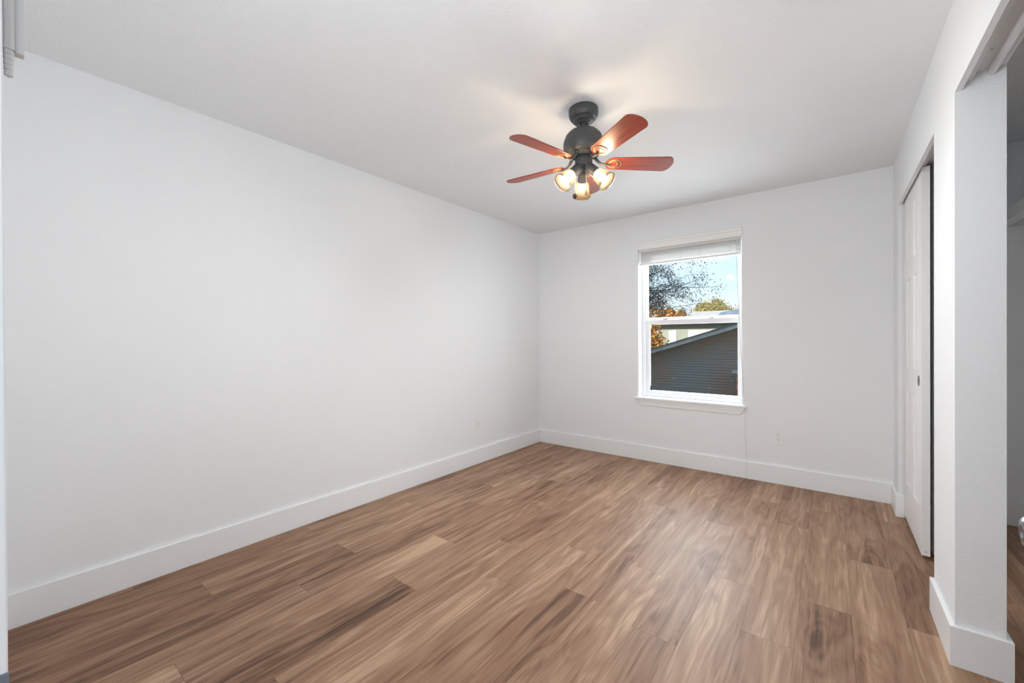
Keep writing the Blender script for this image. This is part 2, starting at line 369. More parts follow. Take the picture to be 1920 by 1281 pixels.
for a, b in ((N1, P1), (P2, J1)):
    box(bm, XR, XR + 0.018, a, b, ZO, H); box(bm, XR + 0.018, XR + WT, a, b, ZS, H)
struct(obj('wall_right', bm, M_wall))
bm = bmesh.new(); box(bm, CX, CX + 0.1, Y0, YB, 0, H)
struct(obj('wall_closet', bm, M_wall))
# hall behind the doorway
bm = bmesh.new()
box(bm, XL - 0.12, CX + 0.12, -2.2, -2.1, 0, H); box(bm, XL - 0.12, XL, -2.1, -0.11, 0, H); box(bm, CX, CX + 0.12, -2.1, -0.11, 0, H)
struct(obj('wall_hall', bm, M_wall))

# the rest of the building around the room: it keeps the low sun off the neighbour's wall
bm = bmesh.new()
box(bm, -14, 9, -9, YB + 0.4, 2.56, 5.0)
box(bm, -14, XL - 0.13, -9, YB + 0.164, -3.0, 2.56); box(bm, CX + 0.13, 9, -9, YB + 0.164, -3.0, 2.56); box(bm, XL - 0.13, CX + 0.13, -9, YB + 0.164, -3.0, -0.055)
struct(obj('wall_exterior', bm, mat('exterior_paint', (0.5, 0.5, 0.48), 0.8, bump=(5, 0.1, 0.01))))

# baseboards
def bbrd(name, boxes):
    bm = bmesh.new()
    for b in boxes: box(bm, *b, 0.0, BH)
    return struct(obj(name, bm, M_trim, bevel=0.0018))
bbrd('baseboard_left', [(XL, XL + BT, Y0, YB)])
bbrd('baseboard_back', [(XL + BT, XR, YB - BT, YB)])
bbrd('baseboard_front', [(XL + BT, DXL - 0.06, Y0, Y0 + BT)])
bm = bmesh.new()
for poly in ([(XR - BT, J1 - BT), (XR + 0.0285, J1 - BT), (XR + 0.0285, J1), (XR, J1), (XR, YB - BT), (XR - BT, YB - BT)],
             [(XR - BT, P2 - 0.002), (XR - BT, P1 - BT), (XR + WT + BT, P1 - BT), (XR + WT + BT, P2), (XR + WT, P2), (XR + WT, P1), (XR, P1), (XR, P2 - 0.002)]):
    prism(bm, poly, 2, 0, BH)
struct(obj('baseboard_right', bm, M_trim, bevel=0.0018))
bbrd('baseboard_closet', [(XR + WT, CX, YB - BT, YB), (CX - BT, CX, Y0, YB - BT)])

# ---------------------------------------------------------------- window
win = struct(empty('window_1', ((WX0 + WX1) / 2, YB + 0.13, WZ0)))
def wobj(name, bm, m, parent=win, **k):
    o = obj(name, bm, m, None, **k); o.parent = parent
    o.matrix_parent_inverse = Matrix.Translation(-Vector(win.location)); return o
FY = YB + 0.11
bm = bmesh.new()   # outer vinyl frame, with the sash track lip
fx0, fx1, fz0, fz1 = WX0, WX1, WZ0, 2.125
for (a, b, c, d) in ((fx0, fx0 + 0.034, fz0, fz1), (fx1 - 0.034, fx1, fz0, fz1), (fx0 + 0.034, fx1 - 0.034, fz0, fz0 + 0.026), (fx0 + 0.034, fx1 - 0.034, fz1 - 0.04, fz1)):
    box(bm, a, b, FY, FY + 0.075, c, d)
box(bm, fx0 + 0.034, fx0 + 0.041, FY + 0.004, FY + 0.012, fz0 + 0.02, fz1 - 0.04)
box(bm, fx1 - 0.041, fx1 - 0.034, FY + 0.004, FY + 0.012, fz0 + 0.02, fz1 - 0.04)
wobj('window_frame', bm, M_vinyl, bevel=0.002)
# lower sash
bm = bmesh.new(); sy0, sy1 = FY + 0.014, FY + 0.036
sx0, sx1, sz0, sz1 = fx0 + 0.036, fx1 - 0.036, fz0 + 0.028, 1.392
gx0, gx1, gz0, gz1 = -1.449, -0.659, 0.683, 1.348
for (a, b, c, d) in ((sx0, gx0, sz0, sz1), (gx1, sx1, sz0, sz1), (gx0, gx1, sz0, gz0), (gx0, gx1, gz1, sz1)): box(bm, a, b, sy0, sy1, c, d)
low = wobj('lower_sash', bm, M_vinyl, bevel=0.0025)
def wsub(name, bm, m, **k):
    o = obj(name, bm, m, None, **k); o.parent = low; return o
wsub('glass_pane', bx(gx0 - 0.004, gx1 + 0.004, sy0 + 0.010, sy0 + 0.014, gz0 - 0.004, gz1 + 0.004), M_glass)
for lx in (-1.30, -0.88):
    bm = bmesh.new(); box(bm, lx - 0.022, lx + 0.022, sy0 + 0.001, sy1 - 0.001, sz1, sz1 + 0.009); lathe(bm, [(0.008, 0), (0.008, 0.008)], (lx, sy0 + 0.01, sz1 + 0.008), seg=14)
    box(bm, lx, lx + 0.03, sy0 + 0.004, sy0 + 0.012, sz1 + 0.010, sz1 + 0.016)
    wsub('sash_lock', bm, M_grey if lx < -1 else M_vinyl, bevel=0.001)
wsub('black_stop', bx(gx0 + 0.002, gx0 + 0.017, sy0 + 0.004, sy0 + 0.0095, gz0, gz0 + 0.048), M_blackp)
# upper fixed light
bm = bmesh.new(); uy0, uy1 = FY + 0.042, FY + 0.064
ux0, ux1, uz0, uz1 = fx0 + 0.036, fx1 - 0.034, 1.385, fz1 - 0.041
for (a, b, c, d) in ((ux0, ux0 + 0.010, uz0, uz1), (ux1 - 0.006, ux1, uz0, uz1), (ux0 + 0.010, ux1 - 0.006, uz0, 1.420), (ux0 + 0.010, ux1 - 0.006, uz1 - 0.012, uz1)): box(bm, a, b, uy0, uy1, c, d)
up = wobj('upper_sash', bm, M_vinyl, bevel=0.0015)
o = obj('glass_pane', bx(ux0 + 0.006, ux1 - 0.002, uy0 + 0.010, uy0 + 0.014, 1.416, uz1 - 0.008), M_glass); o.parent = up
for z in (1.515, 1.02):
    wobj('tilt_latch', bx(fx0 + 0.016, fx0 + 0.023, FY - 0.004, FY, z - 0.012, z + 0.014), M_vinyl, bevel=0.001)
# stool and apron
bm = bmesh.new()
box(bm, WX0, WX1, YB - 0.001, FY, WZ0 - 0.019, WZ0); box(bm, -1.548, -0.572, YB - 0.032, YB, WZ0 - 0.019, WZ0)
wobj('window_sill', bm, M_trim, bevel=0.003)
bm = bmesh.new()
prism(bm, [(-1.540, 0.605), (-0.580, 0.605), (-0.585, 0.592), (-1.535, 0.592)], 1, YB - 0.024, YB)
prism(bm, [(-1.533, 0.592), (-0.586, 0.592), (-0.600, 0.570), (-1.519, 0.570)], 1, YB - 0.016, YB)
prism(bm, [(-1.519, 0.570), (-0.600, 0.570), (-0.618, 0.544), (-1.501, 0.544)], 1, YB - 0.011, YB)
wobj('window_apron', bm, M_trim, bevel=0.0015)

# ---------------------------------------------------------------- blind
bl = empty('window_blind', ((WX0 + WX1) / 2, YB, 1.93)); tag(bl, 'white horizontal blind drawn up above the window, cord hanging at its right', 'blind')
inv = Matrix.Translation(-Vector(bl.location))
def bobj(name, bm, m, parent=bl, **k):
    o = obj(name, bm, m, None, **k); o.parent = parent
    if parent is bl: o.matrix_parent_inverse = inv
    return o
prof = [(YB - 0.022, 2.083), (YB - 0.022, 2.092), (YB - 0.016, 2.098), (YB - 0.016, 2.132), (YB - 0.020, 2.138), (YB - 0.020, 2.158), (YB - 0.024, 2.164), (YB - 0.010, 2.166), (YB - 0.010, 2.083)]
bm = bmesh.new(); prism(bm, prof, 0, -1.518, -0.604)
box(bm, -1.518, -1.508, YB - 0.010, YB + 0.0, 2.083, 2.166); box(bm, -0.612, -0.604, YB - 0.010, YB, 2.083, 2.166)
bobj('valance', bm, M_blind, bevel=0.0008)
bobj('head_rail', bx(-1.512, -0.617, YB + 0.012, YB + 0.062, 2.065, 2.12), M_blind, bevel=0.002)
nsl = 14
for k in range(nsl):
    z = 1.963 + k * 0.0072
    bm = bmesh.new(); dy = random.uniform(-0.002, 0.002)
    prism(bm, [(YB + 0.012 + dy, z), (YB + 0.037 + dy, z + 0.002), (YB + 0.062 + dy, z), (YB + 0.062 + dy, z + 0.003), (YB + 0.037 + dy, z + 0.005), (YB + 0.012 + dy, z + 0.003)], 0, -1.510, -0.619)
    bobj('slat', bm, M_blind)
rail = bobj('bottom_rail', bx(-1.510, -0.619, YB + 0.011, YB + 0.063, 1.936, 1.957), M_blind, bevel=0.003)
for x in (-1.40, -1.12, -0.95, -0.70):
    bm = bmesh.new(); tube(bm, [(x, YB + 0.0095, 1.957), (x + 0.002, YB + 0.0085, 2.0), (x, YB + 0.0095, 2.065)], 0.0012, 6)
    tube(bm, [(x + 0.012, YB + 0.0095, 1.957), (x + 0.011, YB + 0.0085, 2.01), (x + 0.012, YB + 0.0095, 2.065)], 0.0008, 6)
    bobj('ladder_string', bm, M_cord)
for x in (-1.32, -1.06, -0.74):
    bm = bmesh.new(); lathe(bm, [(0.007, 0.001), (0.006, -0.004), (0.003, -0.005)], (x, YB + 0.037, 1.936), seg=12); bobj('rail_plug', bm, M_plast)
bm = bmesh.new(); tube(bm, [(-0.648, YB + 0.012, 2.07), (-0.650, YB + 0.004, 1.93), (-0.640, YB - 0.002, 1.70), (-0.628, YB - 0.006, 1.42), (-0.610, YB - 0.020, 1.05), (-0.585, YB - 0.036, 0.70)], 0.0022, 6)
cord = bobj('lift_cord', bm, M_cord, smooth=True)
bm = bmesh.new(); lathe(bm, [(0.002, 0.028), (0.004, 0.02), (0.006, 0.0), (0.0045, -0.002)], (-0.583, YB - 0.037, 0.668), seg=14)
t = obj('cord_tassel', bm, M_plast, cord, smooth=True)
bm = bmesh.new()
tube(bm, [(-0.583, YB - 0.037, 0.668), (-0.582, YB - 0.034, 0.50), (-0.579, YB - 0.026, 0.32), (-0.573, YB - 0.022, 0.2), (-0.572, YB - 0.021, 0.10), (-0.576, YB - 0.022, 0.03), (-0.570, YB - 0.030, 0.006),
          (-0.548, YB - 0.034, 0.004), (-0.532, YB - 0.028, 0.005), (-0.545, YB - 0.022, 0.006), (-0.580, YB - 0.024, 0.004), (-0.606, YB - 0.022, 0.003)], 0.0019, 6)
bobj('pull_cord', bm, M_cord, smooth=True)

# ---------------------------------------------------------------- closet doors
def panel_door(name, xf, th, ya, yb, z0, z1):
    """six-panel slab whose moulded face looks to -x"""
    bm = bmesh.new(); w = yb - ya; st = 0.105
    ys = [ya, ya + st, ya + w / 2 - 0.05, ya + w / 2 + 0.05, yb - st, yb]
    h = z1 - z0; zs = [z0, z0 + 0.24, z0 + 0.24 + 0.60, z0 + 0.99, z0 + 0.99 + 0.56, z0 + 1.66, z1 - 0.115, z1]
    V = {}
    for i, y in enumerate(ys):
        for k, z in enumerate(zs): V[i, k] = bm.verts.new((xf, y, z))
    pan = []
    for i in range(5):
        for k in range(7):
            f = bm.faces.new((V[i, k], V[i, k + 1], V[i + 1, k + 1], V[i + 1, k]))
            if i in (1, 3) and k in (1, 3, 5): pan.append(f)
    for f in pan:
        for t, d in ((0.010, 0.008), (0.012, 0.0), (0.028, -0.006)):
            bmesh.ops.inset_individual(bm, faces=[f], thickness=t, use_even_offset=True)
            for v in f.verts: v.co.x += d
    B = {}
    for i in (0, 5):
        for k in (0, 7): B[i, k] = bm.verts.new((xf + th, ys[i], zs[k]))
    bm.faces.new((B[0, 0], B[0, 7], B[5, 7], B[5, 0]))
    bm.faces.new([V[0, k] for k in range(8)] + [B[0, 7], B[0, 0]]); bm.faces.new([V[5, k] for k in range(8)] + [B[5, 7], B[5, 0]])
    bm.faces.new([V[i, 0] for i in range(6)] + [B[5, 0], B[0, 0]]); bm.faces.new([V[i, 7] for i in range(6)] + [B[5, 7], B[0, 7]])
    return obj(name, bm, M_door)
d1 = struct(panel_door('door_1', 0.388, 0.034, 3.115, 3.765, 0.022, 2.122))
d2 = struct(panel_door('door_2', 0.441, 0.032, 3.125, 3.765, 0.024, 2.125))
bm = bmesh.new(); lathe(bm, [(0.0, -0.0004), (0.022, -0.0005), (0.026, -0.0014), (0.031, -0.0004), (0.031, 0.001)], (0.388, 3.20, 0.96), (1, 0, 0), 28)
o = obj('finger_pull', bm, M_pull, d1, smooth=True)
bm = bmesh.new(); lathe(bm, [(0.006, 0), (0.006, 0.002), (0.003, 0.003)], (0.405, 3.115, 0.046), (0, -1, 0), 16); obj('edge_bumper', bm, M_grey, d1)
# tracks under both closet headers
def track(ya, yb, label):
    t = empty('door_track', (0.42, (ya + yb) / 2, ZS)); tag(t, label, 'door track', None)
    iv = Matrix.Translation(-Vector(t.location))
    def p(name, bm, m, **k):
        o = obj(name, bm, m, None, **k); o.parent = t; o.matrix_parent_inverse = iv; return o
    bm = bmesh.new(); prism(bm, [(0.3875, ZS), (0.3875, 2.127), (0.390, 2.124), (0.4035, 2.124), (0.4035, 2.127), (0.3915, 2.129), (0.3915, ZS)], 1, ya, yb)
    p('front_rail', bm, M_track)
    p('top_plate', bx(0.3915, 0.476, ya, yb, ZS - 0.003, ZS), M_track)
    bm = bmesh.new(); prism(bm, [(0.438, ZS - 0.003), (0.438, 2.131), (0.4445, 2.122), (0.4555, 2.121), (0.4555, 2.126), (0.447, 2.129), (0.4405, 2.135), (0.4405, ZS - 0.003)], 1, ya, yb)
    p('middle_rail', bm, M_track)
    for k in range(4):
        y = ya + (yb - ya) * (0.08 + 0.28 * k)
        bm = bmesh.new(); lathe(bm, [(0.0045, 0), (0.0035, -0.0025), (0.0, -0.003)], (0.421, y, ZS - 0.003), seg=12); p('track_screw', bm, M_grey)
track(N1, P1, 'white sliding door track in the header of the nearer, doorless closet opening')
track(P2, J1, 'white sliding door track above the two white closet doors')

# closet shelf and its cleat on the end wall
sh = empty('closet_shelf', (0.95, 2.2, 1.905)); tag(sh, 'white shelf with a deep front rail along the dim closet wall', 'shelf')
iv = Matrix.Translation(-Vector(sh.location))
for nm, b in (('shelf_board', bx(0.872, CX, 0.06, YB, 1.944, 1.962)), ('shelf_lip', bx(0.846, 0.872, 0.06, YB, 1.905, 1.975)), ('shelf_rail', bx(0.872, 0.902, 0.06, YB, 1.905, 1.944))):
    o = obj(nm, b, M_trim, bevel=0.0015); o.parent = sh; o.matrix_parent_inverse = iv
bm = bmesh.new(); box(bm, 0.49, 0.846, YB - 0.018, YB, 1.812, 1.905); box(bm, 0.846, CX, YB - 0.018, YB, 1.812, 1.9045)
o = obj('wall_cleat', bm, M_trim, bevel=0.001); o.parent = sh; o.matrix_parent_inverse = iv

# ---------------------------------------------------------------- doorway: jamb, strike plate, fitting, open door with knob
bm = bmesh.new(); box(bm, DXL, DXL + 0.012, -0.11, Y0 + 0.0005, 0, 2.048); box(bm, DXR - 0.006, DXR, -0.11, Y0, 0, 2.048); box(bm, DXL, DXR, -0.11, Y0, 2.048, 2.06)
jamb = struct(obj('trim_1', bm, M_trim, bevel=0.001))
o = obj('strike_plate', bx(DXL + 0.012, DXL + 0.0135, -0.02, Y0 + 0.0012, 0.855, 0.925), M_chrome, jamb, bevel=0.0006)
ft = empty('door_fitting', (DXL + 0.006, Y0, 1.45)); tag(ft, 'grey fitting with ribbed round end and flat plate at the top left doorway edge', 'door fitting')
iv = Matrix.Translation(-Vector(ft.location))
cxf, cyf = DXL + 0.004, Y0 + 0.0038
bm = bmesh.new(); lathe(bm, [(0.0035, 1.443), (0.0035, 1.60)], (cxf, cyf, 0), seg=20)
o = obj('barrel', bm, M_grey, smooth=False); o.parent = ft; o.matrix_parent_inverse = iv
bm = bmesh.new(); pr = []
for k in range(5):
    z = 1.4215 + k * 0.0044; r = 0.0027 + 0.00012 * k
    pr += [(r * 0.86, z - 0.0006), (r, z), (r, z + 0.0026), (r * 0.86, z + 0.0034)]
lathe(bm, [(0.0, 1.4195)] + pr + [(0.0033, 1.4435)], (cxf, cyf, 0), seg=20)
o = obj('ribbed_end', bm, M_grey); o.parent = ft; o.matrix_parent_inverse = iv
bm = bmesh.new(); box(bm, cxf - 0.008, cxf + 0.001, Y0 + 0.0068, Y0 + 0.0125, 1.442, 1.60)
o = obj('flat_plate', bm, M_grey, bevel=0.0008); o.parent = ft; o.matrix_parent_inverse = iv

d3 = struct(obj('door_3', bx(0.252, 0.287, 0.015, 0.87, 0.012, 2.035), M_door, bevel=0.002))
for s, xs in ((-1, 0.252), (1, 0.287)):
    bm = bmesh.new()
    lathe(bm, [(0.031, 0), (0.031, 0.004), (0.026, 0.008), (0.012, 0.010), (0.011, 0.024), (0.015, 0.031), (0.0215, 0.038), (0.0238, 0.046), (0.0230, 0.053), (0.018, 0.059), (0.010, 0.0615), (0.006, 0.0605), (0.0, 0.0605)], (xs, 0.807, 0.951), (s, 0, 0), 36)
    obj('door_knob', bm, M_chrome, d3, smooth=True)
bm = bmesh.new(); box(bm, 0.262, 0.277, 0.868, 0.8715, 0.922, 0.980); obj('latch_plate', bm, M_chrome, d3)

# ---------------------------------------------------------------- outlets
def outlet(loc, rot, label):
    r = empty('wall_outlet', loc); r.rotation_euler = (0, 0, rot); tag(r, label, 'electrical outlet')
    o = obj('cover_plate', bx(-0.035, 0.035, -0.005, 0, -0.057, 0.057), M_plast, r, bevel=0.002)
    for z in (-0.0195, 0.0195):
        bm = bmesh.new()
        n = 24; vs = []; pts = []
        for i in range(n):
            a = 2 * math.pi * i / n; pts.append((0.0172 * math.cos(a), max(-0.0125, min(0.0125, 0.0172 * math.sin(a))) + z))
        prism(bm, pts, 1, -0.0068, -0.004)
        for f in bm.faces: f.material_index = 0
        box(bm, -0.0075, -0.0052, -0.0071, -0.0060, z + 0.000, z + 0.0085, 1); box(bm, 0.0052, 0.0075, -0.0071, -0.0060, z + 0.001, z + 0.0075, 1)
        lathe(bm, [(0.0026, 0), (0.0026, 0.0012)], (0, -0.0060, z - 0.0065), (0, -1, 0), 12, mi=1)
        obj('receptacle', bm, [M_plast, M_slot], r)
    bm = bmesh.new(); lathe(bm, [(0.003, 0), (0.003, 0.0012), (0.0, 0.0015)], (0, -0.005, 0), (0, -1, 0), 12); obj('plate_screw', bm, M_grey, r)
outlet((-0.343, YB, 0.385), 0, 'white double outlet on the back wall, right of the window and hanging cord')
outlet((XL, 2.963, 0.374), math.pi / 2, 'white double outlet low on the long left wall near the corner')

# ---------------------------------------------------------------- ceiling fan
FX, FYc = -1.052, 1.996
fan = empty('ceiling_fan', (FX, FYc, H)); tag(fan, 'charcoal ceiling fan with five red wooden blades and three lit amber glass lamps', 'ceiling fan')
def fobj(name, bm, m, parent=None, **k):
    """geometry given with the fan axis as x=y=0 and true z"""
    bmesh.ops.translate(bm, verts=bm.verts, vec=(0, 0, -H))
    o = obj(name, bm, m, parent or fan, **k); return o
bm = bmesh.new(); lathe(bm, [(0.074, 2.44), (0.0785, 2.436), (0.0785, 2.412), (0.0765, 2.400), (0.070, 2.388), (0.0655, 2.383), (0.0635, 2.384), (0.060, 2.376), (0.052, 2.369), (0.048, 2.3665), (0.044, 2.368), (0.040, 2.361), (0.030, 2.356), (0.021, 2.355), (0.0205, 2.362), (0.012, 2.368)], seg=48)
fobj('canopy', bm, M_iron, smooth=True)
bm = bmesh.new(); lathe(bm, [(0.0135, 2.375), (0.0135, 2.325)], seg=24); lathe(bm, [(0.019, 2.362), (0.017, 2.352), (0.0135, 2.350)], seg=24, cap=False)
fobj('down_rod', bm, M_iron, smooth=True)
bm = bmesh.new(); lathe(bm, [(0.014, 2.340), (0.020, 2.336), (0.034, 2.327), (0.055, 2.323), (0.078, 2.311), (0.094, 2.294), (0.101, 2.278), (0.1025, 2.2715), (0.1005, 2.2695), (0.1055, 2.266), (0.1080, 2.252), (0.1080, 2.236), (0.1055, 2.222), (0.100, 2.208), (0.088, 2.197), (0.084, 2.195), (0.080, 2.198), (0.068, 2.194), (0.060, 2.184), (0.044, 2.182)], seg=64)
hous = fobj('motor_housing', bm, M_iron, smooth=True)
for k in range(10):
    a = 2 * math.pi * k / 10 + 0.2; bm = bmesh.new(); lathe(bm, [(0.0035, 0), (0.003, -0.003), (0, -0.004)], (0.062 * math.cos(a), 0.062 * math.sin(a), 2.187), seg=10); fobj('housing_screw', bm, M_chrome, hous, smooth=True)
bm = bmesh.new(); lathe(bm, [(0.046, 2.186), (0.0465, 2.146), (0.0455, 2.143), (0.047, 2.140), (0.047, 2.132), (0.042, 2.128), (0.025, 2.124), (0.020, 2.108), (0.0, 2.104)], seg=48)
fobj('switch_cup', bm, M_iron, smooth=True)

ZB = 2.150; PITCH = math.radians(-13)
def blade_bm():
    """blade along +x from the axis, lying in z=0, thickness 6 mm"""
    bm = bmesh.new(); pts = []
    r0, r1 = 0.118, 0.487
    def hw(s):  # half width along the blade, 0..1
        return 0.050 + 0.010 * s
    n = 14
    for i in range(n + 1):        # tip arc, bottom to top
        a = -math.pi / 2 + math.pi * i / n
        pts.append((r1 - 0.040 + 0.040 * math.cos(a), 0.060 * math.sin(a) if abs(math.sin(a)) < 1 else 0.060 * math.sin(a)))
    for i in range(n + 1):        # root arc
        a = math.pi / 2 + math.pi * i / n
        pts.append((r0 + 0.042 + 0.042 * math.cos(a), 0.048 * math.sin(a)))
    prism(bm, pts, 2, -0.003, 0.003); return bm
def medal_bm():
    bm = bmesh.new(); c = Vector((0.168, 0, -0.0035)); x0 = 0.168
    torus(bm, c, (0, 0, 1), 0.034, 0.0032, 40, 6)
    torus(bm, c + Vector((-0.008, 0, -0.001)), (0, 0, 1), 0.0235, 0.0026, 36, 6)
    return bm
def crescent_bm():
    bm = bmesh.new(); n = 16; A = []; B = []
    for i in range(n + 1):
        a = -1.15 + 2.3 * i / n
        A.append((0.168 + 0.0315 * math.cos(a), 0.0315 * math.sin(a))); B.append((0.161 + 0.0275 * math.cos(a * 1.12), 0.0275 * math.sin(a * 1.12)))
    prism(bm, A + B[::-1], 2, -0.0064, -0.0034); return bm
proto = {}
def rot_parts(phi):
    Rm = Matrix.Rotation(phi, 4, 'Z') @ Matrix.Translation((0, 0, ZB - H)) @ Matrix.Rotation(PITCH, 4, 'X'); return Rm
for k in range(5):
    phi = math.radians(-32 + 72 * k); Rm = rot_parts(phi)
    if k == 0:
        bmb = blade_bm(); b = obj('blade', bmb, M_blade, fan, bevel=0.0015)
        m1 = obj('medallion', medal_bm(), M_med, b, smooth=True); m1.matrix_parent_inverse = Matrix.Identity(4)
        bm = bmesh.new(); tube(bm, [(0.052, 0, 0.040), (0.066, 0, 0.030), (0.078, 0.0, 0.012), (0.094, 0, -0.004), (0.118, 0, -0.008), (0.140, 0, -0.007)], [0.010, 0.0095, 0.008, 0.0075, 0.007, 0.006], 12)
        lathe(bm, [(0.017, 0.0), (0.017, 0.006)], (0.058, 0, 0.038), seg=20)
        ir = obj('blade_iron', bm, M_iron, b, smooth=True)
        sc = []
        for (sx, sy_) in ((0.150, 0.0), (0.178, 0.014), (0.178, -0.014)):
            bm = bmesh.new(); lathe(bm, [(0.0035, -0.003), (0.003, -0.0062), (0, -0.0068)], (sx, sy_, 0), seg=10)
            sc.append(obj('blade_screw', bm, M_iron, b, smooth=True))
        cre = obj('crescent', crescent_bm(), M_cres, b)
        proto = (b, [m1, ir, cre] + sc)
    else:
        b = proto[0].copy(); COL.objects.link(b)
        for c in proto[1]:
            q = c.copy(); COL.objects.link(q); q.parent = b
    b.parent = fan; b.matrix_local = Rm

LAMPS = []
for k, az in enumerate((123, 243, 3)):
    a = math.radians(az); el = math.radians(-44); d = Vector((math.cos(a) * math.cos(el), math.sin(a) * math.cos(el), math.sin(el)))
    o0 = Vector((0.018 * math.cos(a), 0.018 * math.sin(a), 2.133 - H))
    bm = bmesh.new(); lathe(bm, [(0.0, -0.002), (0.016, 0.0), (0.0235, 0.006), (0.0265, 0.018), (0.0270, 0.076), (0.0255, 0.080), (0.020, 0.081)], o0, d, 32)
    so = obj('lamp_socket', bm, M_iron, fan, smooth=True)
    bm = bmesh.new(); prof = [(0.0235, 0.079), (0.0290, 0.083), (0.0345, 0.092), (0.0380, 0.105), (0.0400, 0.122), (0.0425, 0.138), (0.0470, 0.152), (0.0515, 0.163)]
    lathe(bm, prof + [(r - 0.0022, h) for r, h in reversed(prof)], o0, d, 40, cap=False)
    sd = obj('glass_shade', bm, M_shade, so, smooth=True)
    bm = bmesh.new(); torus(bm, o0 + d * 0.1635, d, 0.0508, 0.0014, 44, 6)
    rim = obj('shade_rim', bm, M_pull, so, smooth=True)
    bm = bmesh.new(); lathe(bm, [(0.011, 0.080), (0.012, 0.090), (0.018, 0.100), (0.0215, 0.112), (0.0215, 0.120), (0.018, 0.130), (0.010, 0.137), (0.0, 0.139)], o0, d, 24)
    obj('light_bulb', bm, M_bulb, so, smooth=True)
# pull chains
for (cx, cy, z1, bm_m, lean) in ((-0.030, -0.040, 1.962, M_pull, 0.006), (0.034, -0.036, 1.965, M_fob, -0.003)):
    bm = bmesh.new(); n = 40; z0 = 2.135
    for i in range(n):
        z = z0 + (z1 + 0.03 - z0) * i / (n - 1) - H; lathe(bm, [(0, -0.0016), (0.0013, -0.0008), (0.0013, 0.0008), (0, 0.0016)], (cx, cy, z), seg=6)
    ch = obj('pull_chain', bm, M_chain, fan, smooth=True)
    bm = bmesh.new(); lathe(bm, [(0.0, 0.034), (0.004, 0.031), (0.0085, 0.020), (0.0105, 0.009), (0.008, -0.004), (0.003, -0.009), (0.0, -0.010)], (cx, cy, z1 - H), seg=20)
    obj('chain_fob', bm, bm_m, ch, smooth=True)

# ---------------------------------------------------------------- outside, seen through the window
struct(obj('trim_2', bx(-60, 40, 4.6, 120, -3.2, -3.0), M_grass)).name = 'ground'
bpy.data.objects['ground']['kind'] = 'structure'

# near neighbour: gable end in lap siding
ha = empty('neighbour_house', (-2, 12, -3)); tag(ha, 'slate grey lap sided house end with a sloping roof edge, just outside the window', 'house')
iv = Matrix.Translation(-Vector(ha.location))
def hobj(root, name, bm, m, **k):
    o = obj(name, bm, m, None, **k); o.parent = root; o.matrix_parent_inverse = Matrix.Translation(-Vector(root.location)); return o
def rake(x): return 0.879 + 0.3135 * (x + 4.178)
ridge = 2.6; xe = -6.4
bm = bmesh.new(); z = -3.0; lp = 0.075
while z < rake(ridge) - 0.1:
    z2 = z + lp; xl = max(-5.9, -4.178 + (z + 0.06 - 0.80) / 0.3135); xr = 2 * ridge - xl
    if xr - xl > 0.1:
        v = [bm.verts.new(p) for p in ((xl, 11.985, z), (xr, 11.985, z), (xr, 12.0, z2), (xl, 12.0, z2), (xl, 12.0, z), (xr, 12.0, z))]
        bm.faces.new((v[0], v[1], v[2], v[3])); bm.faces.new((v[0], v[4], v[5], v[1]))
    z = z2
box(bm, -5.9, 11.1, 12.001, 17.0, -3.0, 0.33)
prism(bm, [(-5.9, 0.2), (11.1, 0.2), (ridge, rake(ridge) - 0.16)], 1, 12.001, 17.0)
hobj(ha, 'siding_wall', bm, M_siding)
def slopebox(x0, x1, t0, t1, y0, y1, flip=False):
    bm = bmesh.new(); pts = [(x0, rake(x0) - t0), (x1, rake(x1) - t0), (x1, rake(x1) - t1), (x0, rake(x0) - t1)]
    if flip: pts = [(2 * ridge - x, z) for x, z in pts]
    prism(bm, pts, 1, y0, y1); return bm
hobj(ha, 'fascia_board', slopebox(xe, ridge, 0.022, 0.125, 11.70, 11.73), M_fascia)
hobj(ha, 'fascia_board', slopebox(xe, ridge, 0.022, 0.125, 11.70, 11.73, True), M_fascia)
hobj(ha, 'roof_slope', slopebox(xe - 0.05, ridge, -0.012, 0.022, 11.67, 17.3), M_roofA)
hobj(ha, 'roof_slope', slopebox(xe - 0.05, ridge, -0.012, 0.022, 11.67, 17.3, True), M_roofA)
hobj(ha, 'soffit', slopebox(xe, ridge - 0.01, 0.10, 0.125, 11.731, 11.984), M_fascia)

po = empty('wooden_post', (-1.55, 11.7, -3)); tag(po, 'rust brown wooden post with a pale cap, standing before the grey siding', 'post')
hobj(po, 'post_shaft', bx(-1.88, -1.40, 11.62, 11.80, -3.0, 0.33), M_rust); hobj(po, 'post_cap', bx(-1.97, -1.32, 11.58, 11.84, 0.33, 0.40), M_fascia)

# farther house
hb = empty('distant_house', (-4, 24, -3)); tag(hb, 'farther sage grey house with white windows and pale roof behind the siding gable', 'house')
hobj(hb, 'house_wall', bx(-11.5, 6, 24, 31, -3, 2.02), M_sideB)
bm = bmesh.new(); prism(bm, [(23.4, 2.10), (23.4, 2.22), (27.5, 2.93), (31.6, 2.22), (31.6, 2.10), (27.5, 2.81)], 0, -12.0, 6.5)
hobj(hb, 'roof', bm, M_roofB)
hobj(hb, 'gutter', bx(-12.0, 6.5, 23.30, 23.40, 2.06, 2.20), M_sideB)
hobj(hb, 'soffit', bx(-12.0, 6.5, 23.40, 24.0, 2.03, 2.10), M_sideB)
for (a, b, c, d) in ((-7.28, -6.86, 0.1, 1.69), (-6.22, -3.9, 0.1, 1.68)):
    w = hobj(hb, 'window', bx(a, b, 23.96, 24.0, c, d), M_winB)
bm = bmesh.new(); prism(bm, [(-4.75, 2.42), (-4.6, 2.60), (-3.3, 2.86), (-2.0, 2.60), (-1.8, 2.42)], 1, 23.9, 25.2)
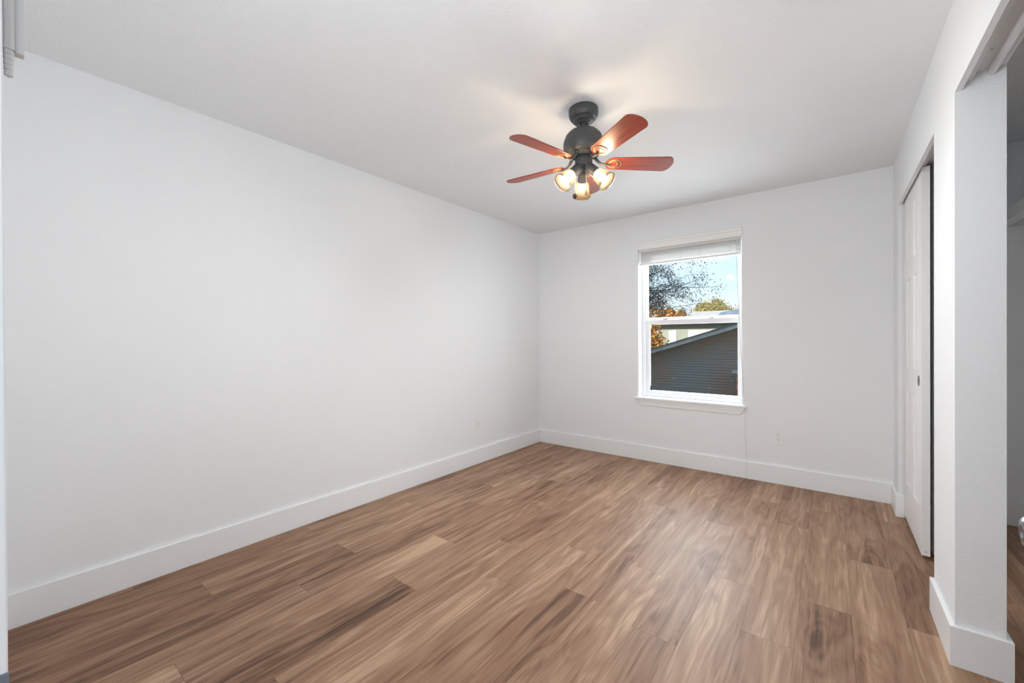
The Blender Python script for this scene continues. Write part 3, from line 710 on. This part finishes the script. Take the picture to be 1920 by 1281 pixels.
hobj(hb, 'roof_gable', bm, M_roofC)

def leaves(bm, pts, size, rng, tones=(0, 1), flat=0.4):
    lay = bm.faces.layers.float.get('tone') or bm.faces.layers.float.new('tone')
    for p in pts:
        s = size * rng.uniform(0.6, 1.3)
        a = Vector((rng.gauss(0, 1), rng.gauss(0, 1), rng.gauss(0, 1))).normalized(); b = a.cross(Vector((rng.gauss(0, 1), rng.gauss(0, 1), rng.gauss(0, 1)))).normalized()
        c = Vector(p); q = [c - a * s * 0.5, c + b * s * 0.28 - a * s * 0.1, c + a * s * 0.5, c - b * s * 0.28 - a * s * 0.05]
        f = bm.faces.new([bm.verts.new(v) for v in q]); f[lay] = rng.uniform(*tones)
def limb(bm, a, b, r0, r1, rng, wob=0.06, n=6):
    a = Vector(a); b = Vector(b); pts = []; L_ = (b - a).length
    for i in range(n + 1):
        t = i / n; w = wob * L_ * math.sin(math.pi * t)
        pts.append(a.lerp(b, t) + Vector((rng.uniform(-w, w), rng.uniform(-w, w), rng.uniform(-w, w) * 0.5)))
    tube(bm, pts, [r0 + (r1 - r0) * i / n for i in range(n + 1)], 6); return pts
# near tree whose branches reach in from the left
rng = random.Random(5)
tr = empty('leafy_tree', (-4.6, 9.2, -3)); tag(tr, 'sparse dark leaved tree reaching in from the left of the window against the sky', 'tree')
bt = bmesh.new(); lf = bmesh.new(); lf.faces.layers.float.new('tone')
limb(bt, (-4.6, 9.2, -3.0), (-4.35, 9.1, 1.6), 0.16, 0.10, rng, 0.02); limb(bt, (-4.35, 9.1, 1.6), (-4.1, 9.0, 4.4), 0.10, 0.04, rng, 0.03)
tips = [(-3.0, 8.9, 1.75, 1.0), (-2.7, 8.8, 2.1, 1.0), (-2.35, 9.0, 2.08, 0.8), (-1.80, 9.0, 2.25, 0.32), (-2.0, 8.9, 2.45, 0.35), (-2.3, 9.1, 2.55, 0.75), (-2.45, 9.0, 2.85, 0.7), (-2.8, 9.0, 2.65, 1.1), (-3.0, 9.1, 2.95, 1.2), (-3.1, 8.9, 2.3, 1.2),
        (-2.65, 9.2, 1.9, 1.0), (-2.25, 9.1, 1.92, 0.35), (-3.4, 9.2, 2.0, 1.2), (-3.3, 9.0, 3.3, 1.2), (-3.5, 9.1, 1.4, 1.0), (-2.9, 9.2, 3.4, 1.0), (-5.2, 9.0, 3.0, 1.0), (-5.4, 9.3, 2.2, 1.0), (-4.8, 8.8, 3.8, 1.0), (-4.0, 9.3, 4.6, 1.0)]
for (x, y, z, dn) in tips:
    st = Vector((-4.35, 9.1, rng.uniform(1.4, 2.6))) if x > -4.3 else Vector((-4.3, 9.1, 2.4))
    pts = limb(bt, st, (x, y, z), 0.018, 0.003, rng, 0.07, 8)
    for j in range(2, 9):
        p = pts[j]
        for _ in range(3):
            q = p + Vector((rng.gauss(0, 0.20), rng.gauss(0, 0.25), rng.gauss(0, 0.17)))
            if q.x > x + 0.12: q.x = x + rng.uniform(-0.05, 0.12)
            tube(bt, [p, p.lerp(q, 0.5) + Vector((0, 0, 0.02)), q], [0.0022, 0.0016, 0.001], 3)
            m_ = int(95 * dn * (0.5 + 0.9 * (1 - j / 9)))
            for __ in range(m_):
                c = q + Vector((rng.gauss(0, 0.075), rng.gauss(0, 0.12), rng.gauss(0, 0.065)))
                h_ = (2.9 - c.z) / 1.6
                leaves(lf, [c], 0.036, rng, (max(0, 0.08 + 0.45 * h_), min(1, 0.5 + 0.5 * h_)))
hobj(tr, 'branches', bt, M_bark); hobj(tr, 'foliage', lf, M_leafN)
# crowns further away
def crown_tree(loc, rad, m, n, size, label, seed, name='round_tree', cat='tree', ground=-3.0, group=None, extra=()):
    rng = random.Random(seed); cx, cy, cz_ = loc; t = empty(name, (cx, cy, ground)); tag(t, label, cat, group)
    lf = bmesh.new(); lf.faces.layers.float.new('tone'); lay = lf.faces.layers.float['tone']
    lumps = [(Vector((cx, cy, cz_)), 1.0)]
    for _ in range(14):
        v = Vector((rng.gauss(0, 1), rng.gauss(0, 1), rng.gauss(0, 1))).normalized()
        lumps.append((Vector((cx + v.x * rad[0] * 0.55, cy + v.y * rad[1] * 0.55, cz_ + v.z * rad[2] * 0.5)), 0.48))
    for (v, s_) in extra: lumps.append((Vector(v), s_))
    for c, s_ in lumps[:15]:
        tmp = bmesh.new(); bmesh.ops.create_icosphere(tmp, subdivisions=3, radius=1.0)
        mp_ = {v: lf.verts.new(c + Vector((v.co.x * rad[0], v.co.y * rad[1], v.co.z * rad[2])) * (s_ * rng.uniform(0.60, 0.68))) for v in tmp.verts}
        for f_ in tmp.faces: lf.faces.new([mp_[v] for v in f_.verts])[lay] = rng.uniform(0, 0.8)
        tmp.free()
    for _ in range(n):
        c, s = rng.choice(lumps); v = Vector((rng.gauss(0, 1), rng.gauss(0, 1), rng.gauss(0, 1))).normalized() * (rng.uniform(0.72, 1.0) * s)
        leaves(lf, [c + Vector((v.x * rad[0], v.y * rad[1], v.z * rad[2]))], size, rng, (0, 1))
    bt = bmesh.new(); limb(bt, (cx, cy, ground), (cx, cy, cz_), 0.06 * rad[0], 0.03 * rad[0], rng, 0.02)
    for _ in range(6):
        a = rng.uniform(0, 6.28); limb(bt, (cx, cy, cz_ - 0.5 * rad[2]), (cx + 0.7 * rad[0] * math.cos(a), cy + 0.7 * rad[1] * math.sin(a), cz_ + 0.3 * rad[2]), 0.02 * rad[0], 0.006 * rad[0], rng, 0.05)
    hobj(t, 'trunk', bt, M_bark); hobj(t, 'foliage', lf, m)
crown_tree((-7.75, 19.6, 0.8), (1.8, 1.2, 1.8), M_leafO, 9000, 0.17, 'bright orange autumn tree behind the left end of the grey gable', 3, 'maple_tree', extra=[((-6.9, 19.7, 2.2), 0.38), ((-6.05, 19.8, 2.3), 0.2), ((-5.4, 19.6, 2.3), 0.12)])
crown_tree((-10.35, 50, 3.2), (2.3, 2.0, 2.95), M_leafF, 16000, 0.2, 'round golden tree rising alone above the middle of the pale roof', 11)
crown_tree((-7.4, 56, 3.0), (2.9, 2.0, 3.3), M_leafF, 12000, 0.22, 'golden tree crown cut by the right edge of the window', 12)
crown_tree((-16.0, 50, 2.7), (3.0, 2.0, 2.7), M_leafF, 12000, 0.22, 'low golden green tree crown half hidden by the dark branches', 13)
